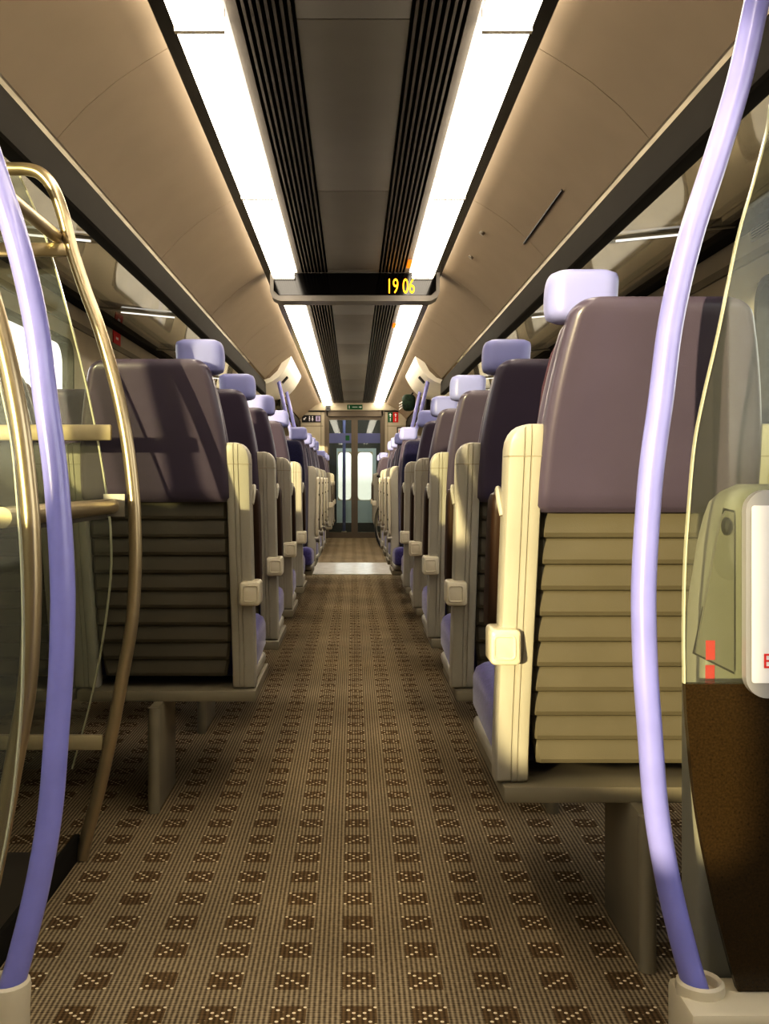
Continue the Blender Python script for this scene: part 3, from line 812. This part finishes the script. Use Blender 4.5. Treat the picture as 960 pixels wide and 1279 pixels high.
# gangway vestibule beyond
endw = struct('wall_end', slab(bmesh.new(), -WX, WX, YEND, YEND + .06, 0, ZROOF, [(-.27, -.03, .55, 1.40), (.07, .34, .55, 1.40)], 'y'), M_ENDW)
for x0, x1 in ((-.29, .0), (.05, .40)):
    h0 = (-.27, -.03) if x0 < 0 else (.07, .34)
    struct('end_door_leaf', slab(bmesh.new(), x0, x1, YEND - .02, YEND - .002, .16, 1.46, [(h0[0], h0[1], .55, 1.40)], 'y'), M_PALED, endw)
for c, hw_ in ((-.15, .12), (.205, .135)):
    wn += 1
    f_ = struct('window_%d' % wn, ring(bmesh.new(), rr(hw_ + .015, .44, .07, 6, c, .975), rr(hw_ - .008, .415, .07, 6, c, .975), 'y', YEND - .01, YEND + .05), M_FRAMELT)
    struct('pane', prism(bmesh.new(), rr(hw_, .425, .05, 6, c, .975), 'y', YEND + .02, YEND + .025), M_WGLASS, f_)
tp = thing('grab_pole', 'blue upright pole seen through the far door glass', 'grab pole', (-.155, 16.9, 0))
bm = bmesh.new(); tube(bm, [(0, 0, .001), (0, 0, 2.2)], .028, 12); obj('tube', bm, M_BAND, tp)
bm = bmesh.new(); tube(bm, [(0, 0, .001), (0, 0, .04)], .045, 12); obj('socket', bm, M_SOCK, tp)

# signs on the bulkhead
def plate(name, label, cat, x0, x1, y0, y1, m, D=Y1, group=None):
    a, b = at(x0, y0, D), at(x1, y1, D)
    t = thing(name, label, cat, ((a.x + b.x) / 2, D, (a.z + b.z) / 2), 0, group)
    w, h = (b.x - a.x) / 2, (a.z - b.z) / 2
    obj('plate', B(-w, w, -.008, 0, -h, h), m, t)
    return t, w, h
def figure(bm, cx, cz, h, dress=False):
    prism(bm, [(cx + h * .13 * math.cos(a * math.pi / 6), cz + h * .38 + h * .13 * math.sin(a * math.pi / 6)) for a in range(12)], 'y', -.0105, -.008)
    if dress: prism(bm, [(cx - .22 * h, cz - .22 * h), (cx + .22 * h, cz - .22 * h), (cx + .08 * h, cz + .22 * h), (cx - .08 * h, cz + .22 * h)], 'y', -.0105, -.008)
    else: addbox(bm, cx - .13 * h, cx + .13 * h, -.0105, -.008, cz - .12 * h, cz + .22 * h)
    addbox(bm, cx - .11 * h, cx - .02 * h, -.0105, -.008, cz - .5 * h, cz - .1 * h); addbox(bm, cx + .02 * h, cx + .11 * h, -.0105, -.008, cz - .5 * h, cz - .1 * h)
def arrow(bm, cx, cz, h, ang):
    pts = [(0, .5), (.38, .05), (.14, .05), (.14, -.5), (-.14, -.5), (-.14, .05), (-.38, .05)]
    ca, sa = math.cos(ang), math.sin(ang)
    prism(bm, [(cx + h * (a * ca - b * sa), cz + h * (a * sa + b * ca)) for a, b in pts], 'y', -.0105, -.008)
t, w, h = plate('exit_sign', 'small green exit sign with white figure above the far doors', 'sign', 433.5, 452.5, 505.5, 511.5, M_GREEN, Y1 - .051)
bm = bmesh.new(); figure(bm, -w * .74, 0, h * 1.3); arrow(bm, w * .72, 0, h * 1.3, -math.pi / 2); addbox(bm, -w * .35, w * .35, -.0105, -.008, -h * .12, h * .12); obj('pictograms', bm, M_WHITE, t)
t, w, h = plate('toilet_sign', 'black sign with white toilet pictograms left of the far doors', 'sign', 377, 400.5, 518.5, 527.5, M_TOLDARK)
bm = bmesh.new(); arrow(bm, -w * .72, 0, h * 1.1, math.pi * .75); figure(bm, -w * .2, 0, h * 1.4); figure(bm, w * .12, 0, h * 1.4, True); obj('pictograms', bm, M_WHITE, t)
obj('lilac_square', B(w * .45, w * .95, -.0105, -.008, -h * .75, h * .75), mat('lilac_print', (176, 164, 196), .5), t)
bm = bmesh.new(); figure(bm, w * .7, 0, h * 1.1); 
for v in bm.verts: v.co.y -= .002
obj('pictograms', bm, M_TOLDARK, t)
t, w, h = plate('safety_sign', 'green safety sign with white arrows right of the far doors', 'sign', 484.3, 490.2, 515, 527.5, M_GREEN)
bm = bmesh.new(); arrow(bm, 0, h * .45, h * .75, 0); figure(bm, 0, -h * .45, h * .7); obj('pictograms', bm, M_WHITE, t)
t, w, h = plate('alarm_sign', 'red alarm sign beside the green one right of the far doors', 'sign', 490.6, 497, 515, 527.5, M_REDS)
bm = bmesh.new(); arrow(bm, 0, h * .45, h * .75, 0); figure(bm, 0, -h * .45, h * .7); obj('pictograms', bm, M_WHITE, t)
t, w, h = plate('camera_box', 'small black box on the header left of the exit sign', 'camera', 406.5, 412.5, 506.5, 513, M_BLACK, Y1 - .051)
bm = bmesh.new(); cyl(bm, (0, -.008, 0), (0, -.014, 0), h * .45, 12); obj('lens', bm, M_DARK, t)
t, w, h = plate('framed_poster', 'dark framed orange and white poster right of the far doors', 'poster', 495.5, 509, 533.5, 552, M_TOLDARK)
obj('print', B(-w * .8, w * .8, -.0095, -.008, -h * .85, h * .85), M_WHITE, t)
obj('print_band', B(-w * .65, w * .65, -.011, -.0095, h * .1, h * .65), M_POSTER, t)
# red notice on the left wall and grille on the right wall
a, b = at(140, 403, 5.72), at(148, 432, 5.72)
t = thing('alarm_notice', 'red notice on the left wall above the seats', 'sign', (-WX, 5.72, (a.z + b.z) / 2))
hh = (a.z - b.z) / 2 - .008
obj('plate', B(.0005, .006, -.085, .085, -hh, hh), M_REDS, t)
obj('white_print', B(.006, .0066, -.03, .03, -hh * .55, -hh * .3), M_WHITE, t)
t = thing('wall_grille', 'small grey grille high on the right wall behind the glass', 'grille', (WX, 3.28, 1.735))
obj('grille_frame', B(-.012, -.0005, -.11, .11, -.026, .026, bev=.004), M_GREY, t)
bm = bmesh.new()
for k in range(5): addbox(bm, -.0135, -.0118, -.095, .095, -.019 + k * .009, -.015 + k * .009)
obj('slats', bm, M_DARK, t)

# dark green bag hanging from the far right rack
D = 12.0; c = at(510, 503, D)
t = thing('green_bag', 'dark green cloth bag hanging at the far right rack end', 'bag', (c.x, D, c.z - .1))
bm = bmesh.new(); secs = []
for z, hw_, hd_ in ((.0, .03, .03), (.012, .055, .05), (.05, .072, .06), (.11, .082, .065), (.16, .078, .06), (.19, .06, .045), (.2, .03, .02)):
    secs.append([(a + random.uniform(-.006, .006), b + random.uniform(-.005, .005), z) for a, b in rr(hw_, hd_, .04, 4)])
obj('sack', loft(bm, secs), M_BAG, t, angle=70)
bm = bmesh.new(); tube(bm, smooth_path([(.03, 0, .19), (.1, .02, .26), (.165, .03, .2)], 6), .009, 8); obj('strap', bm, M_DARK, t)
bm = bmesh.new()
for k in range(3): tube(bm, [(-.07, -.02, .11 - k * .03), (-.115, -.03, .085 - k * .035)], .007, 6)
obj('pale_tassel', bm, M_WHITE, t)

# bicycle in the far doorway bay
t = thing('bicycle', 'dark bicycle parked at the far right with its wheel in the aisle', 'bicycle', (.50, 11.75, 0), math.radians(0))
R = .33
def wheel(cx, cy, ang, name='wheel'):
    d = Vector((math.sin(ang), math.cos(ang), 0)); n = 28
    c = Vector((cx, cy, R + .002))
    circ = lambda r: [c + d * r * math.cos(2 * math.pi * k / n) + Vector((0, 0, 1)) * r * math.sin(2 * math.pi * k / n) for k in range(n)]
    def torus(r, tr):
        bm = bmesh.new(); ax = d.cross(Vector((0, 0, 1)))
        rows = []
        for k in range(n):
            a = 2 * math.pi * k / n; rad = d * math.cos(a) + Vector((0, 0, 1)) * math.sin(a)
            rows.append([bm.verts.new(c + rad * (r + tr * math.cos(q * math.pi / 4)) + ax * tr * math.sin(q * math.pi / 4)) for q in range(8)])
        for k in range(n):
            for q in range(8):
                bm.faces.new((rows[k][q], rows[(k + 1) % n][q], rows[(k + 1) % n][(q + 1) % 8], rows[k][(q + 1) % 8]))
        return bm
    w_ = obj(name, torus(R - .018, .018), M_TYRE, t)
    bm = torus(R - .042, .009)
    for p in circ(R - .045)[::2]: tube(bm, [c, p], .0014, 4)
    ax = d.cross(Vector((0, 0, 1))); tube(bm, [c - ax * .04, c + ax * .04], .018, 10)
    obj('rim_and_spokes', bm, M_RIM, w_)
    return c
c1 = wheel(-.07, .68, math.radians(-28)); c2 = wheel(.28, -.28, math.radians(-14))
bb = Vector((.16, .12, .29)); st = Vector((.20, -.06, .80)); hd1 = Vector((-.03, .52, .83)); hd0 = Vector((-.04, .55, .70))
bm = bmesh.new()
for a, b in ((bb, st), (bb, hd0), (st - Vector((0, 0, .08)), hd1), (bb, c2), (st - Vector((0, 0, .06)), c2), (hd1, hd0)): tube(bm, [a, b], .016, 8)
obj('frame', bm, M_BIKE, t)
bm = bmesh.new(); axw = Vector((math.cos(math.radians(-28)), -math.sin(math.radians(-28)), 0))
for s in (-1, 1): tube(bm, [hd0, hd0 + axw * .05 * s - Vector((0, 0, .05)), c1 + axw * .05 * s], .011, 8)
obj('fork', bm, M_BIKE, t)
bm = bmesh.new(); tube(bm, smooth_path([hd1 + axw * .26 + Vector((0, -.08, .12)), hd1 + axw * .08 + Vector((0, 0, .12)), hd1 + Vector((0, .01, .11)), hd1 - axw * .08 + Vector((0, 0, .12)), hd1 - axw * .2 + Vector((0, -.08, .12))], 4), .013, 8)
tube(bm, [hd1, hd1 + Vector((0, .01, .11))], .014, 8); obj('handlebar', bm, M_TYRE, t)
bm = bmesh.new(); secs = []
for yy, w_ in ((-.14, .03), (-.12, .065), (-.05, .06), (.05, .025), (.11, .018), (.12, .008)):
    secs.append([st + Vector((a, yy, .05 + b)) for a, b in rr(w_, .022, .018, 3)])
loft(bm, secs); tube(bm, [st, st + Vector((0, 0, .05))], .013, 8); obj('saddle', bm, M_TYRE, t)
bm = bmesh.new()
ax = Vector((1, 0.25, 0)).normalized()
tube(bm, [bb - ax * .06, bb + ax * .06], .018, 8); tube(bm, [bb + ax * .06, bb + ax * .06 + Vector((0, .06, -.15))], .01, 6); tube(bm, [bb - ax * .06, bb - ax * .06 + Vector((0, -.06, .15))], .01, 6)
obj('crank', bm, M_RIM, t)

# ------------------------------------------------------------------ light and camera
sun = bpy.data.lights.new('low_sun', 'SUN'); sun.energy = 5.5; sun.color = (1, .84, .52); sun.angle = math.radians(.9)
so = bpy.data.objects.new('low_sun', sun); COL.objects.link(so)
az, el = math.radians(33), math.radians(4.0)
d = Vector((math.sin(az) * math.cos(el), math.cos(az) * math.cos(el), -math.sin(el)))
so.rotation_euler = d.to_track_quat('-Z', 'Y').to_euler(); so.location = (-3, -3, 2.5)

W = bpy.data.worlds.new('evening_sky'); S.world = W; W.use_nodes = True
nt = W.node_tree; bg = nt.nodes['Background']
tc = nt.nodes.new('ShaderNodeTexCoord'); sp = nt.nodes.new('ShaderNodeSeparateXYZ'); nt.links.new(tc.outputs['Generated'], sp.inputs[0])
rp = nt.nodes.new('ShaderNodeValToRGB'); mp = nt.nodes.new('ShaderNodeMapRange')
mp.inputs['From Min'].default_value = -.3; mp.inputs['From Max'].default_value = .8
nt.links.new(sp.outputs[2], mp.inputs['Value']); nt.links.new(mp.outputs[0], rp.inputs['Fac'])
rp.color_ramp.elements[0].color = (.30, .27, .22, 1); rp.color_ramp.elements[1].color = (.62, .72, 1, 1)
e = rp.color_ramp.elements.new(.27); e.color = (.45, .40, .32, 1)
e = rp.color_ramp.elements.new(.31); e.color = (1, .95, .86, 1)
nt.links.new(rp.outputs[0], bg.inputs['Color']); bg.inputs['Strength'].default_value = 2.2

cam = bpy.data.cameras.new('camera'); co = bpy.data.objects.new('camera', cam); COL.objects.link(co)
co.location = (0, 0, CAMZ); co.rotation_euler = (math.pi / 2, 0, 0)
cam.sensor_fit = 'HORIZONTAL'; cam.sensor_width = 36; cam.lens = 36 * F / 960
cam.shift_x = (480 - CXP) / 960; cam.shift_y = -(639.5 - CYP) / 960
cam.clip_start = .02
S.camera = co
S.view_settings.view_transform = 'Standard'
S.view_settings.look = 'High Contrast'
S.view_settings.exposure = 0.22
